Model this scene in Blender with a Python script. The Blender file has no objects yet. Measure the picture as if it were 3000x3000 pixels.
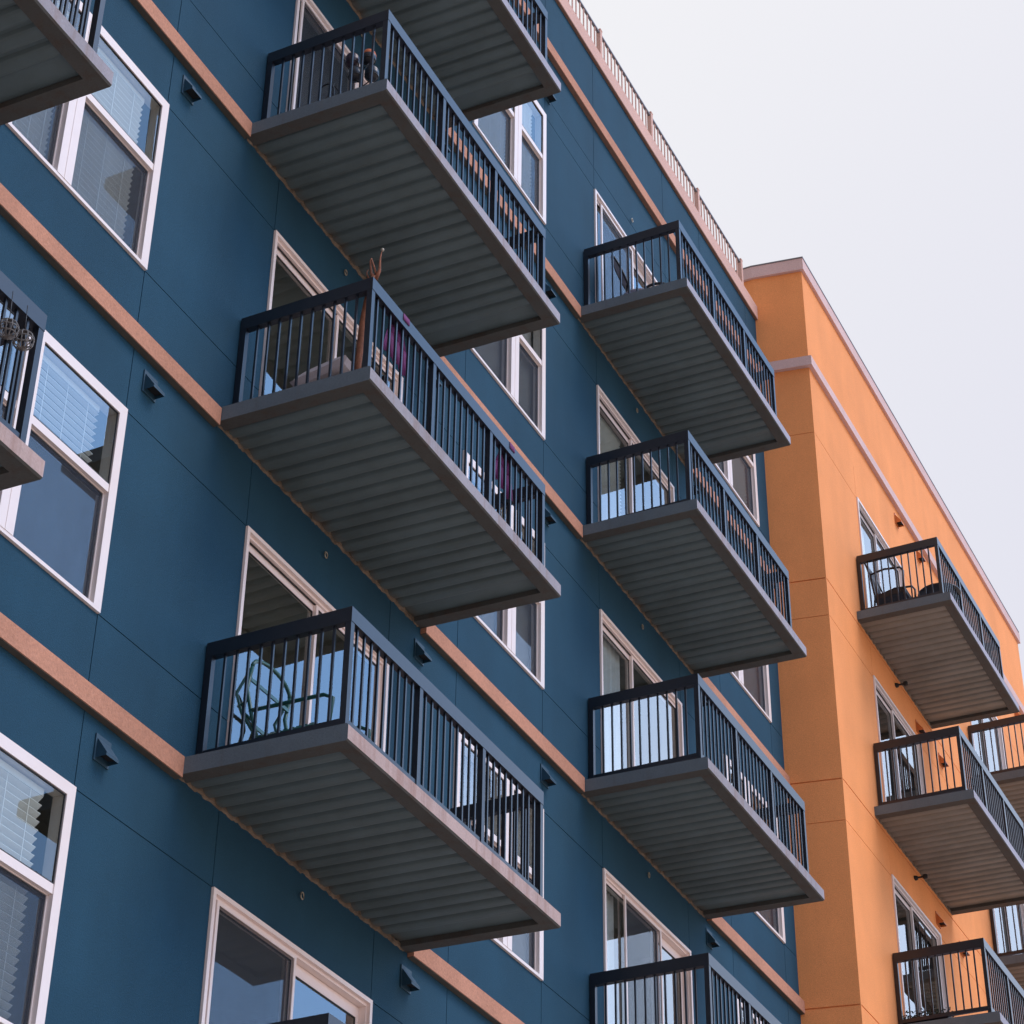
import bpy, math, random
from mathutils import Vector, Matrix
R = math.radians
sc = bpy.context.scene
C = sc.collection

# ------------------------------------------------------------------ camera
cam_d = bpy.data.cameras.new('camera')
cam = bpy.data.objects.new('camera', cam_d); C.objects.link(cam)
yaw, pit, rol = 1.1071, 0.6009, 0.0137
f = Vector((math.sin(yaw)*math.cos(pit), math.cos(yaw)*math.cos(pit), math.sin(pit)))
r = Vector((math.cos(yaw), -math.sin(yaw), 0)); u = r.cross(f)
r2 = math.cos(rol)*r + math.sin(rol)*u; u2 = -math.sin(rol)*r + math.cos(rol)*u
M = Matrix(((r2.x, u2.x, -f.x, 0), (r2.y, u2.y, -f.y, 0), (r2.z, u2.z, -f.z, 0), (0, 0, 0, 1)))
M.translation = Vector((-24.5153, -8.2652, -7.3825))
cam.matrix_world = M
cam_d.lens = 36*6525.0/3000; cam_d.sensor_width = 36; cam_d.clip_start = 0.1; cam_d.clip_end = 5000
sc.camera = cam

# ------------------------------------------------------------------ sky, sun, exposure
SUN = Vector((0.15, -0.60, 0.78)).normalized()
w = bpy.data.worlds.new('World'); sc.world = w; w.use_nodes = True
nt = w.node_tree; N = nt.nodes; L = nt.links
bg = N['Background']; bg.inputs['Strength'].default_value = 0.1
sky = N.new('ShaderNodeTexSky'); sky.sky_type = 'NISHITA'; sky.sun_disc = False
sky.sun_elevation = math.asin(SUN.z); sky.sun_rotation = math.atan2(SUN.x, SUN.y)
sky.dust_density = 3.0; sky.air_density = 1.0
tc = N.new('ShaderNodeTexCoord')
def vdot(vec):
    n = N.new('ShaderNodeVectorMath'); n.operation = 'DOT_PRODUCT'
    L.new(tc.outputs['Generated'], n.inputs[0]); n.inputs[1].default_value = vec; return n.outputs['Value']
def ramp(src, a, b):
    n = N.new('ShaderNodeMapRange'); n.interpolation_type = 'SMOOTHSTEP'; L.new(src, n.inputs['Value'])
    n.inputs['From Min'].default_value = a; n.inputs['From Max'].default_value = b; return n.outputs['Result']
def mixc(fac, a, b):
    n = N.new('ShaderNodeMix'); n.data_type = 'RGBA'
    if isinstance(fac, float): n.inputs[0].default_value = fac
    else: L.new(fac, n.inputs[0])
    for k, v in ((6, a), (7, b)):
        if isinstance(v, tuple): n.inputs[k].default_value = v
        else: L.new(v, n.inputs[k])
    return n.outputs[2]
# thin high haze: pale over the building, blue overhead in front, warm and bright near the horizon, duller to the left
dull = (1.9, 1.7, 1.8, 1)
low = (10.0, 8.6, 7.6, 1)
high = (3.8, 7.3, 13.4, 1)
pale = (5.38, 5.34, 5.42, 1)
lilac = (4.4, 4.38, 4.95, 1)
glow = (3.6, 2.9, 2.6, 1)
up = vdot((0, 0, 1.0))
front = mixc(ramp(up, 0.02, 0.42), low, high)
front = mixc(ramp(vdot((0.95, -0.30, 0.0)), -0.75, 0.35), dull, front)
back = mixc(ramp(vdot((0.9, -0.1, 0.3)), 0.70, 0.98), pale, lilac)
back = mixc(ramp(vdot((-0.8, 0.6, 0.1)), 0.10, 0.60), back, glow)
front = mixc(ramp(vdot((0.88, -0.24, 0.41)), 0.965, 0.998), front, (10.5, 12.5, 16.0, 1))
haze = mixc(ramp(vdot((0.0, 1.0, 0.0)), -0.34, 0.06), front, back)
allc = mixc(0.93, sky.outputs['Color'], haze)
L.new(allc, bg.inputs['Color'])
sd = bpy.data.lights.new('sun', 'SUN'); sd.energy = 1.0; sd.angle = R(30); sd.color = (1.0, 0.82, 0.70)
so = bpy.data.objects.new('sun', sd); C.objects.link(so)
so.rotation_euler = SUN.to_track_quat('Z', 'Y').to_euler()
sc.view_settings.view_transform = 'Standard'; sc.view_settings.look = 'None'
sc.view_settings.exposure = 0.82; sc.view_settings.gamma = 1.0; sc.view_settings.use_curve_mapping = False
sc.render.engine = 'CYCLES'
sc.cycles.max_bounces = 8; sc.cycles.transparent_max_bounces = 16; sc.cycles.diffuse_bounces = 4; sc.cycles.glossy_bounces = 3
sc.cycles.caustics_reflective = False; sc.cycles.caustics_refractive = False

# ------------------------------------------------------------------ materials
def nodes(name):
    m = bpy.data.materials.new(name); m.use_nodes = True
    t = m.node_tree; return m, t, t.nodes, t.links, t.nodes['Principled BSDF']
def tex(N, L, kind, scale, vec=None, detail=6, rough=.6, stretch=None):
    tcn = N.new('ShaderNodeTexCoord'); mp = N.new('ShaderNodeMapping')
    if stretch: mp.inputs['Scale'].default_value = stretch
    L.new(tcn.outputs['Object'], mp.inputs['Vector'])
    n = N.new('ShaderNodeTexNoise'); n.inputs['Scale'].default_value = scale; n.inputs['Detail'].default_value = detail; n.inputs['Roughness'].default_value = rough
    L.new(mp.outputs['Vector'], n.inputs['Vector']); return n.outputs['Fac']
def cr(N, L, src, stops):
    n = N.new('ShaderNodeValToRGB'); e = n.color_ramp.elements
    while len(e) > 1: e.remove(e[-1])
    e[0].position = stops[0][0]; e[0].color = stops[0][1]
    for p, c in stops[1:]:
        k = e.new(p); k.color = c
    L.new(src, n.inputs['Fac']); return n.outputs['Color']
def mx(N, L, fac, a, b, mode='MIX'):
    n = N.new('ShaderNodeMix'); n.data_type = 'RGBA'; n.blend_type = mode
    if isinstance(fac, (int, float)): n.inputs[0].default_value = fac
    else: L.new(fac, n.inputs[0])
    for k, v in ((6, a), (7, b)):
        if isinstance(v, tuple): n.inputs[k].default_value = v
        else: L.new(v, n.inputs[k])
    return n.outputs[2]
def bump(N, L, b, src, dist, strength=1.0):
    n = N.new('ShaderNodeBump'); n.inputs['Distance'].default_value = dist; n.inputs['Strength'].default_value = strength
    L.new(src, n.inputs['Height']); L.new(n.outputs['Normal'], b.inputs['Normal'])
def c4(c, k=1.0): return (c[0]*k, c[1]*k, c[2]*k, 1)
def stucco(name, col, grain=90, dep=.004, var=.10, spk=.10, rough=.9):
    m, t, N, L, b = nodes(name)
    big = tex(N, L, 'n', 0.9, detail=5); fine = tex(N, L, 'n', grain, detail=3, rough=.7)
    streak = tex(N, L, 'n', 1.6, detail=5, stretch=(1, 1, .12))
    base = cr(N, L, big, [(.3, c4(col, 1-var)), (.7, c4(col, 1+var))])
    s2 = cr(N, L, streak, [(.35, (1-var*.9,)*3+(1,)), (.65, (1.03,)*3+(1,))])
    s3 = cr(N, L, fine, [(.3, (1-spk*1.6,)*3+(1,)), (.7, (1+spk,)*3+(1,))])
    o = mx(N, L, 1.0, mx(N, L, 1.0, base, s2, 'MULTIPLY'), s3, 'MULTIPLY')
    L.new(o, b.inputs['Base Color']); b.inputs['Roughness'].default_value = rough
    b.inputs['Specular IOR Level'].default_value = .25
    bump(N, L, b, fine, dep); return m
def plain(name, col, rough=.5, var=.06, scale=6, metal=0, spec=.5, bumpd=0):
    m, t, N, L, b = nodes(name)
    n = tex(N, L, 'n', scale, detail=6)
    L.new(cr(N, L, n, [(.3, c4(col, 1-var)), (.7, c4(col, 1+var))]), b.inputs['Base Color'])
    b.inputs['Roughness'].default_value = rough; b.inputs['Metallic'].default_value = metal; b.inputs['Specular IOR Level'].default_value = spec
    if bumpd: bump(N, L, b, n, bumpd)
    return m
def concrete(name, col, stain, amt):
    m, t, N, L, b = nodes(name)
    n1 = tex(N, L, 'n', 2.2, detail=6); n2 = tex(N, L, 'n', 60, detail=4, rough=.7)
    st = tex(N, L, 'n', 9.0, detail=6, rough=.65, stretch=(1, 1, .06))
    base = cr(N, L, n1, [(.3, c4(col, .86)), (.7, c4(col, 1.1))])
    mask = cr(N, L, st, [(.62-amt*.4, (0, 0, 0, 1)), (.86-amt*.4, (.7, .7, .7, 1))])
    o = mx(N, L, mask, base, c4(stain))
    sp = cr(N, L, n2, [(.3, (.86, .86, .86, 1)), (.7, (1.08, 1.08, 1.08, 1))])
    L.new(mx(N, L, 1.0, o, sp, 'MULTIPLY'), b.inputs['Base Color'])
    b.inputs['Roughness'].default_value = .85; bump(N, L, b, n2, .003); return m
def deck(name, col):
    # galvanised deck, rust creeping out from the wall edge (object y = 0 there)
    m, t, N, L, b = nodes(name)
    tcn = N.new('ShaderNodeTexCoord'); sp = N.new('ShaderNodeSeparateXYZ'); L.new(tcn.outputs['Object'], sp.inputs[0])
    mr = N.new('ShaderNodeMapRange'); L.new(sp.outputs['Y'], mr.inputs['Value'])
    mr.inputs['From Min'].default_value = -.24; mr.inputs['From Max'].default_value = 0.02
    n1 = tex(N, L, 'n', 3.5, detail=8, rough=.7); n2 = tex(N, L, 'n', 5.0, detail=5, stretch=(1, .12, 1))
    ad = N.new('ShaderNodeMath'); ad.operation = 'MULTIPLY'; L.new(mr.outputs['Result'], ad.inputs[0]); L.new(n1, ad.inputs[1])
    mask = cr(N, L, ad.outputs[0], [(.30, (0, 0, 0, 1)), (.60, (.6, .6, .6, 1))])
    base = cr(N, L, n2, [(.3, c4(col, .92)), (.7, c4(col, 1.06))])
    spot = cr(N, L, tex(N, L, 'n', 4.0, detail=8, rough=.7), [(.64, (0, 0, 0, 1)), (.76, (.45, .45, .45, 1))])
    wet = cr(N, L, tex(N, L, 'n', 1.6, detail=6, rough=.65), [(.38, (1.05, 1.05, 1.05, 1)), (.62, (.86, .85, .83, 1))])
    base = mx(N, L, 1.0, base, wet, 'MULTIPLY')
    o = mx(N, L, spot, base, (.13, .085, .055, 1))
    o = mx(N, L, mask, o, (.15, .085, .04, 1))
    L.new(o, b.inputs['Base Color']); b.inputs['Roughness'].default_value = .55; b.inputs['Metallic'].default_value = .15
    return m
MT = {}
MT['blue'] = stucco('blue_stucco', (.0142, .063, .106))
MT['orange'] = stucco('orange_stucco', (.86, .335, .118), var=.06, spk=.11)
MT['tan'] = stucco('tan_trim', (.49, .24, .155), grain=55, var=.12, spk=.12)
MT['pink'] = stucco('pink_trim', (.62, .40, .33), grain=70, var=.05, spk=.08)
MT['mauve'] = stucco('mauve_trim', (.64, .46, .43), grain=70, var=.05, spk=.1)
MT['drip'] = plain('grimy_drip_flashing', (.075, .066, .052), .7, .25, 4)  # dark tone for the thin strip under the tan bands
MT['dripbrown'] = plain('brown_drip_flashing', (.22, .125, .085), .7, .15, 4)
MT['cap'] = plain('cap_flashing', (.16, .15, .16), .5)
MT['vinyl'] = plain('white_vinyl', (.78, .70, .665), .45, .02)
MT['peachvinyl'] = plain('cream_vinyl', (.90, .77, .71), .45, .02)  # warm bounce light tinted into the vinyl colour of the lower doors
MT['gasket'] = plain('black_gasket', (.012, .012, .014), .6)
MT['rail'] = plain('black_rail_paint', (.008, .012, .020), .38, .15, 20, 0, .5)
MT['greyrail'] = plain('weathered_rail_paint', (.012, .013, .018), .34, .1, 20, 0, .6)  # same black paint, slightly greyer and glossier, for the orange building's rails
for q in ('rail', 'greyrail'): MT[q].node_tree.nodes['Principled BSDF'].inputs['IOR'].default_value = 1.52
MT['deck'] = deck('galvanised_deck', (.112, .155, .160))
MT['deckwarm'] = deck('galvanised_deck_brown', (.22, .225, .20))
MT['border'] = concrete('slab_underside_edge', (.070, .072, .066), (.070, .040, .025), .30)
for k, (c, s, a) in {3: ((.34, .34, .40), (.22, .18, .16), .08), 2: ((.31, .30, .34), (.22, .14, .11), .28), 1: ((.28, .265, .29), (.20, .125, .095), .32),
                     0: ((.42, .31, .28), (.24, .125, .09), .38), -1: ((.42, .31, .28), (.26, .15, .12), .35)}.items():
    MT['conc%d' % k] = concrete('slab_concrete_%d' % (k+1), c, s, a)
MT['concside'] = concrete('slab_concrete_side', (.115, .150, .175), (.10, .10, .09), .2)  # same slab concrete, with the shade of the end faces put into its colour
MT['seal'] = plain('ochre_sealant', (.15, .115, .08), .8, .6, 9)
MT['slat'] = plain('white_blind', (.90, .90, .92), .5, .02)
MT['curtain'] = plain('white_curtain', (.80, .80, .84), .8, .04)  # white that imitates bright sky reflected in the door glass
MT['shade'] = plain('grey_shade', (.30, .27, .27), .8, .06)
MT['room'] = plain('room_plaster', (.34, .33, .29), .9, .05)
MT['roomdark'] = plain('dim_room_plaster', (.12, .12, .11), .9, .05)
MT['ventblue'] = plain('blue_vent_plastic', (.013, .052, .088), .6)
MT['ventorange'] = plain('orange_vent_plastic', (.55, .17, .05), .5)
MT['dark'] = plain('vent_mouth', (.01, .01, .01), .8)
MT['steel'] = plain('white_steel', (.30, .27, .21), .3, .05, 6, .4)
MT['ground'] = stucco('pale_paving', (.66, .52, .42), grain=20)
MT['roof'] = plain('roof_membrane', (.4, .4, .4), .9)
def glass(name, ior=1.9, tint=.92):
    m = bpy.data.materials.new(name); m.use_nodes = True; t = m.node_tree; N = t.nodes; L = t.links
    N.remove(N['Principled BSDF']); out = N['Material Output']
    tr = N.new('ShaderNodeBsdfTransparent'); tr.inputs['Color'].default_value = (tint*.96, tint, tint*.98, 1)
    gl = N.new('ShaderNodeBsdfGlossy'); gl.inputs['Roughness'].default_value = .0; gl.inputs['Color'].default_value = (.94, .97, 1, 1)
    nz = tex(N, L, 'n', .7, detail=1); bp = N.new('ShaderNodeBump'); bp.inputs['Distance'].default_value = .0025; L.new(nz, bp.inputs['Height']); L.new(bp.outputs['Normal'], gl.inputs['Normal'])
    fr = N.new('ShaderNodeFresnel'); fr.inputs['IOR'].default_value = ior
    ge = N.new('ShaderNodeNewGeometry'); mu = N.new('ShaderNodeMath'); mu.operation = 'MULTIPLY'
    inv = N.new('ShaderNodeMath'); inv.operation = 'SUBTRACT'; inv.inputs[0].default_value = 1; L.new(ge.outputs['Backfacing'], inv.inputs[1])
    L.new(fr.outputs['Fac'], mu.inputs[0]); L.new(inv.outputs[0], mu.inputs[1])
    mi = N.new('ShaderNodeMixShader'); L.new(mu.outputs[0], mi.inputs[0]); L.new(tr.outputs[0], mi.inputs[1]); L.new(gl.outputs[0], mi.inputs[2])
    L.new(mi.outputs[0], out.inputs['Surface']); return m
MT['glass'] = glass('window_glass', 2.6)
MT['glassclear'] = glass('clear_window_glass', 1.75)
def screen(name, col, op):
    m = bpy.data.materials.new(name); m.use_nodes = True; t = m.node_tree; N = t.nodes; L = t.links
    b = N['Principled BSDF']; b.inputs['Base Color'].default_value = col; b.inputs['Roughness'].default_value = .7
    tr = N.new('ShaderNodeBsdfTransparent'); mi = N.new('ShaderNodeMixShader')
    wv = tex(N, L, 'n', 2.2, detail=3, stretch=(1, 1, .3)); mr = N.new('ShaderNodeMapRange'); L.new(wv, mr.inputs['Value'])
    mr.inputs['To Min'].default_value = op-.06; mr.inputs['To Max'].default_value = op+.06
    L.new(mr.outputs['Result'], mi.inputs[0]); L.new(tr.outputs[0], mi.inputs[1]); L.new(b.outputs[0], mi.inputs[2])
    L.new(mi.outputs[0], N['Material Output'].inputs['Surface']); return m
MT['screen'] = screen('insect_screen', (.03, .04, .06, 1), .22)

# ------------------------------------------------------------------ mesh helpers
class MB:
    def __init__(s): s.v = []; s.f = []; s.m = []; s.sm = []
    def poly(s, pts, mi=0, smooth=False):
        b = len(s.v); s.v += [Vector(p) for p in pts]; s.f.append(list(range(b, b+len(pts)))); s.m.append(mi); s.sm.append(smooth)
    def hexa(s, p, mi=0):
        # p: 8 points, bottom ring 0-3 (ccw from above), top ring 4-7
        for q in ((3, 2, 1, 0), (4, 5, 6, 7), (0, 1, 5, 4), (1, 2, 6, 5), (2, 3, 7, 6), (3, 0, 4, 7)): s.poly([p[i] for i in q], mi)
    def box(s, x0, x1, y0, y1, z0, z1, mi=0):
        x0, x1 = sorted((x0, x1)); y0, y1 = sorted((y0, y1)); z0, z1 = sorted((z0, z1))
        s.hexa([(x0, y0, z0), (x1, y0, z0), (x1, y1, z0), (x0, y1, z0), (x0, y0, z1), (x1, y0, z1), (x1, y1, z1), (x0, y1, z1)], mi)
    def bar(s, a, b, wx, wy=None, mi=0, n=4):
        # square / round bar between two points
        a = Vector(a); b = Vector(b); d = (b-a).normalized(); wy = wy or wx
        up = Vector((0, 0, 1)) if abs(d.z) < .9 else Vector((1, 0, 0))
        sx = d.cross(up).normalized(); sy = sx.cross(d).normalized()
        ring = []
        for i in range(n):
            t = 2*math.pi*(i+.5)/n; k = 1/math.cos(math.pi/n) if n == 4 else 1
            ring.append(sx*math.cos(t)*wx*.5*k + sy*math.sin(t)*wy*.5*k)
        for i in range(n):
            j = (i+1) % n; s.poly([a+ring[i], a+ring[j], b+ring[j], b+ring[i]], mi, n > 4)
        s.poly([a+q for q in reversed(ring)], mi); s.poly([b+q for q in ring], mi)
    def tube(s, pts, rad, n=8, mi=0, closed=False):
        pts = [Vector(p) for p in pts]; rings = []; k = len(pts)
        rr = rad if isinstance(rad, (list, tuple)) else [rad]*k
        prev = None
        for i, p in enumerate(pts):
            if closed: d = (pts[(i+1) % k]-pts[i-1]).normalized()
            else: d = (pts[min(i+1, k-1)]-pts[max(i-1, 0)]).normalized()
            if prev is None: prev = d.cross(Vector((0, 0, 1)) if abs(d.z) < .9 else Vector((1, 0, 0))).normalized()
            sx = (prev-d*prev.dot(d)).normalized(); prev = sx; sy = d.cross(sx)
            b = len(s.v)
            s.v += [p+(sx*math.cos(2*math.pi*j/n)+sy*math.sin(2*math.pi*j/n))*rr[i] for j in range(n)]; rings.append(b)
        for i in range(k if closed else k-1):
            a, b = rings[i], rings[(i+1) % k]
            for j in range(n):
                s.f.append([a+j, a+(j+1) % n, b+(j+1) % n, b+j]); s.m.append(mi); s.sm.append(True)
        if not closed:
            s.f.append([rings[0]+j for j in range(n)][::-1]); s.m.append(mi); s.sm.append(False)
            s.f.append([rings[-1]+j for j in range(n)]); s.m.append(mi); s.sm.append(False)
    def lathe(s, c, prof, n=18, mi=0):
        c = Vector(c); rings = []
        for rr, z in prof:
            b = len(s.v); s.v += [c+Vector((rr*math.cos(2*math.pi*j/n), rr*math.sin(2*math.pi*j/n), z)) for j in range(n)]; rings.append(b)
        for a, b in zip(rings, rings[1:]):
            for j in range(n): s.f.append([a+j, a+(j+1) % n, b+(j+1) % n, b+j]); s.m.append(mi); s.sm.append(True)
    def build(s, name, mats, parent=None, org=(0, 0, 0), bevel=0):
        me = bpy.data.meshes.new(name); o = Vector(org)
        me.from_pydata([tuple(p-o) for p in s.v], [], s.f)
        for m_ in (mats if isinstance(mats, (list, tuple)) else [mats]): me.materials.append(m_)
        for p, mi, sm in zip(me.polygons, s.m, s.sm): p.material_index = mi; p.use_smooth = sm
        me.update()
        ob = bpy.data.objects.new(name, me); C.objects.link(ob)
        wp = Vector((0, 0, 0)); q = parent
        while q is not None: wp += q.location; q = q.parent
        ob.parent = parent; ob.location = o-wp
        if bevel:
            b = ob.modifiers.new('bevel', 'BEVEL'); b.width = bevel; b.segments = 2; b.limit_method = 'ANGLE'
        return ob
def tag(o, label=None, cat=None, group=None, kind=None):
    if label: o['label'] = label
    if cat: o['category'] = cat
    if group: o['group'] = group
    if kind: o['kind'] = kind
    return o
def empty(name, loc):
    o = bpy.data.objects.new(name, None); C.objects.link(o); o.location = loc; o.empty_display_size = .3; return o

# wall with real openings and recessed joints
def wall_grid(mb, P, u0, u1, z0, z1, joints, holes):
    # joints: (ua, ub, za, zb, depth); holes: (ua, ub, za, zb, reveal)
    us = {u0, u1}; zs = {z0, z1}
    for a, b, c, d, _ in joints+holes:
        for q in (a, b):
            if u0 < q < u1: us.add(round(q, 4))
        for q in (c, d):
            if z0 < q < z1: zs.add(round(q, 4))
    us = sorted(us); zs = sorted(zs)
    def dep(u, z):
        for a, b, c, d, e in holes:
            if a < u < b and c < z < d: return (e, True)
        m_ = 0
        for a, b, c, d, e in joints:
            if a < u < b and c < z < d: m_ = max(m_, e)
        return (m_, False)
    G = [[dep((us[i]+us[i+1])/2, (zs[j]+zs[j+1])/2) for j in range(len(zs)-1)] for i in range(len(us)-1)]
    for i in range(len(us)-1):
        for j in range(len(zs)-1):
            d, h = G[i][j]
            if not h: mb.poly([P(us[i], zs[j], d), P(us[i+1], zs[j], d), P(us[i+1], zs[j+1], d), P(us[i], zs[j+1], d)])
            if i+1 < len(us)-1 and G[i+1][j][0] != d:
                e = G[i+1][j][0]; mb.poly([P(us[i+1], zs[j], d), P(us[i+1], zs[j], e), P(us[i+1], zs[j+1], e), P(us[i+1], zs[j+1], d)])
            if j+1 < len(zs)-1 and G[i][j+1][0] != d:
                e = G[i][j+1][0]; mb.poly([P(us[i], zs[j+1], d), P(us[i+1], zs[j+1], d), P(us[i+1], zs[j+1], e), P(us[i], zs[j+1], e)])

F = 3.05; GZ = -9.2
HEAD = 2.29; SILL = .56
YO = -.7233                      # orange front plane
# columns
WIN = [(-16.03, -14.25, 'A'), (-9.07, -7.26, 'B'), (-2.24, -.45, 'A')]
DOOR = [(-19.42, -17.14), (-12.60, -10.32), (-5.85, -3.57)]
BALC = [(-19.95, -16.57), (-13.158, -9.776), (-6.392, -3.027)]
KS = range(-2, 4)

# ------------------------------------------------------------------ ground
g = MB(); g.poly([(-1500, -1500, GZ), (1500, -1500, GZ), (1500, 1500, GZ), (-1500, 1500, GZ)])
tag(g.build('ground', MT['ground']), kind='structure')

# ------------------------------------------------------------------ openings
def room(mb, x0, x1, z0, z1, yf, depth, mi=0):
    # closed interior box behind an opening, open at the front; a bit wider than the opening
    a, b = x0-.35, x1+.35; c, d = z0-.02, z1+.18; y = yf+.14; e = yf+depth
    if z0 % F > .3: c = z0-.5
    mb.poly([(a, e, c), (b, e, c), (b, e, d), (a, e, d)], mi)
    mb.poly([(a, y, c), (a, e, c), (a, e, d), (a, y, d)], mi); mb.poly([(b, y, c), (b, y, d), (b, e, d), (b, e, c)], mi)
    mb.poly([(a, y, d), (a, e, d), (b, e, d), (b, y, d)], mi); mb.poly([(a, y, c), (b, y, c), (b, e, c), (a, e, c)], mi)
    for q in ((a, x0, c, d), (x1, b, c, d), (x0, x1, c, z0), (x0, x1, z1, d)):
        if q[1]-q[0] > 1e-4 and q[3]-q[2] > 1e-4: mb.poly([(q[0], y, q[2]), (q[0], y, q[3]), (q[1], y, q[3]), (q[1], y, q[2])], mi)
def ring(mb, x0, x1, z0, z1, wl, wr, wb, wt, y0, y1, mi=0):
    mb.box(x0, x0+wl, y0, y1, z0, z1, mi); mb.box(x1-wr, x1, y0, y1, z0, z1, mi)
    mb.box(x0+wl, x1-wr, y0, y1, z0, z0+wb, mi); mb.box(x0+wl, x1-wr, y0, y1, z1-wt, z1, mi)
def blind(parent, x0, x1, z0, z1, y, pitch=.043, tilt=.5, mat='slat', wd=.04):
    b = MB(); z = z1-.07
    b.box(x0, x1, y-.02, y+.03, z1-.05, z1)
    dy = wd*.5*math.cos(tilt); dz = wd*.5*math.sin(tilt)
    while z > z0:
        b.hexa([(x0, y-dy, z+dz), (x1, y-dy, z+dz), (x1, y+dy, z-dz), (x0, y+dy, z-dz),
                (x0, y-dy, z+dz+.0025), (x1, y-dy, z+dz+.0025), (x1, y+dy, z-dz+.0025), (x0, y+dy, z-dz+.0025)]); z -= pitch
    for q in (.18, .5, .82):
        xx = x0+(x1-x0)*q; b.box(xx-.002, xx+.002, y-.024, y-.022, z0, z1-.05)
    b.build('blind', MT[mat], parent)
def window(parent, x0, x1, zb, kind, yf=0.0, cover='blind', lower=None):
    z0, z1 = zb+SILL, zb+HEAD
    # wide light and narrow light either side of the mullion
    if kind == 'A': m0, m1 = x0+.62, x0+.79
    else: m0, m1 = x1-.84, x1-.66
    fr = MB(); y0, y1 = yf-.022, yf+.09
    ring(fr, x0, x1, z0, z1, .085, .085, .03, .088, y0, y1)
    fr.box(m0, m1, y0-.004, y1, z0+.03, z1-.088)
    fr.box((m0+m1)/2-.004, (m0+m1)/2+.004, y0-.007, y0-.004, z0+.03, z1-.088)
    for a, b in ((x0+.085, m0), (m1, x1-.085)):
        fr.box(a, b, yf-.014, y1-.01, zb+1.51, zb+1.575)             # meeting rail
        ring(fr, a, b, z0+.03, zb+1.51, .012, .012, .022, .008, yf+.018, y1-.01)
    w_ = fr.build('window', MT['vinyl'], parent, (x0, yf, z0), bevel=.004)
    ga = MB()
    for a, b in ((x0+.085, m0), (m1, x1-.085)):
        ring(ga, a+.002, b-.002, zb+1.577, z1-.09, .009, .009, .006, .009, yf-.014, yf-.004)
        ring(ga, a+.014, b-.014, z0+.054, zb+1.50, .014, .020, .008, .03, yf+.026, yf+.045)
    ga.build('gasket', MT['gasket'], w_)
    for a, b in ((x0+.085, m0), (m1, x1-.085)):
        p = MB(); p.box(a+.004, b-.004, yf-.008, yf-.002, zb+1.575, z1-.088)
        p.box(a+.01, b-.01, yf+.032, yf+.038, z0+.05, zb+1.51); p.build('pane', MT['glassclear' if cover == 'blind' and lower is None else 'glass'], w_)
        s_ = MB(); s_.box(a+.016, b-.016, yf+.022, yf+.0235, z0+.055, zb+1.50); s_.build('screen', MT['screen'], w_)
        if cover == 'blind': blind(w_, a+.03, b-(.13 if b > m1+.2 else .05), z0+.03 if lower is None else zb+lower, z1-.10, yf+.080, pitch=.058, tilt=.72 if lower is None else .2, wd=.046 if lower is None else .036)
        elif cover == 'shade':
            q = MB(); q.box(a+.01, b-.01, yf+.11, yf+.115, z0, z1-.09); q.build('shade', MT['shade'], w_)
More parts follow.
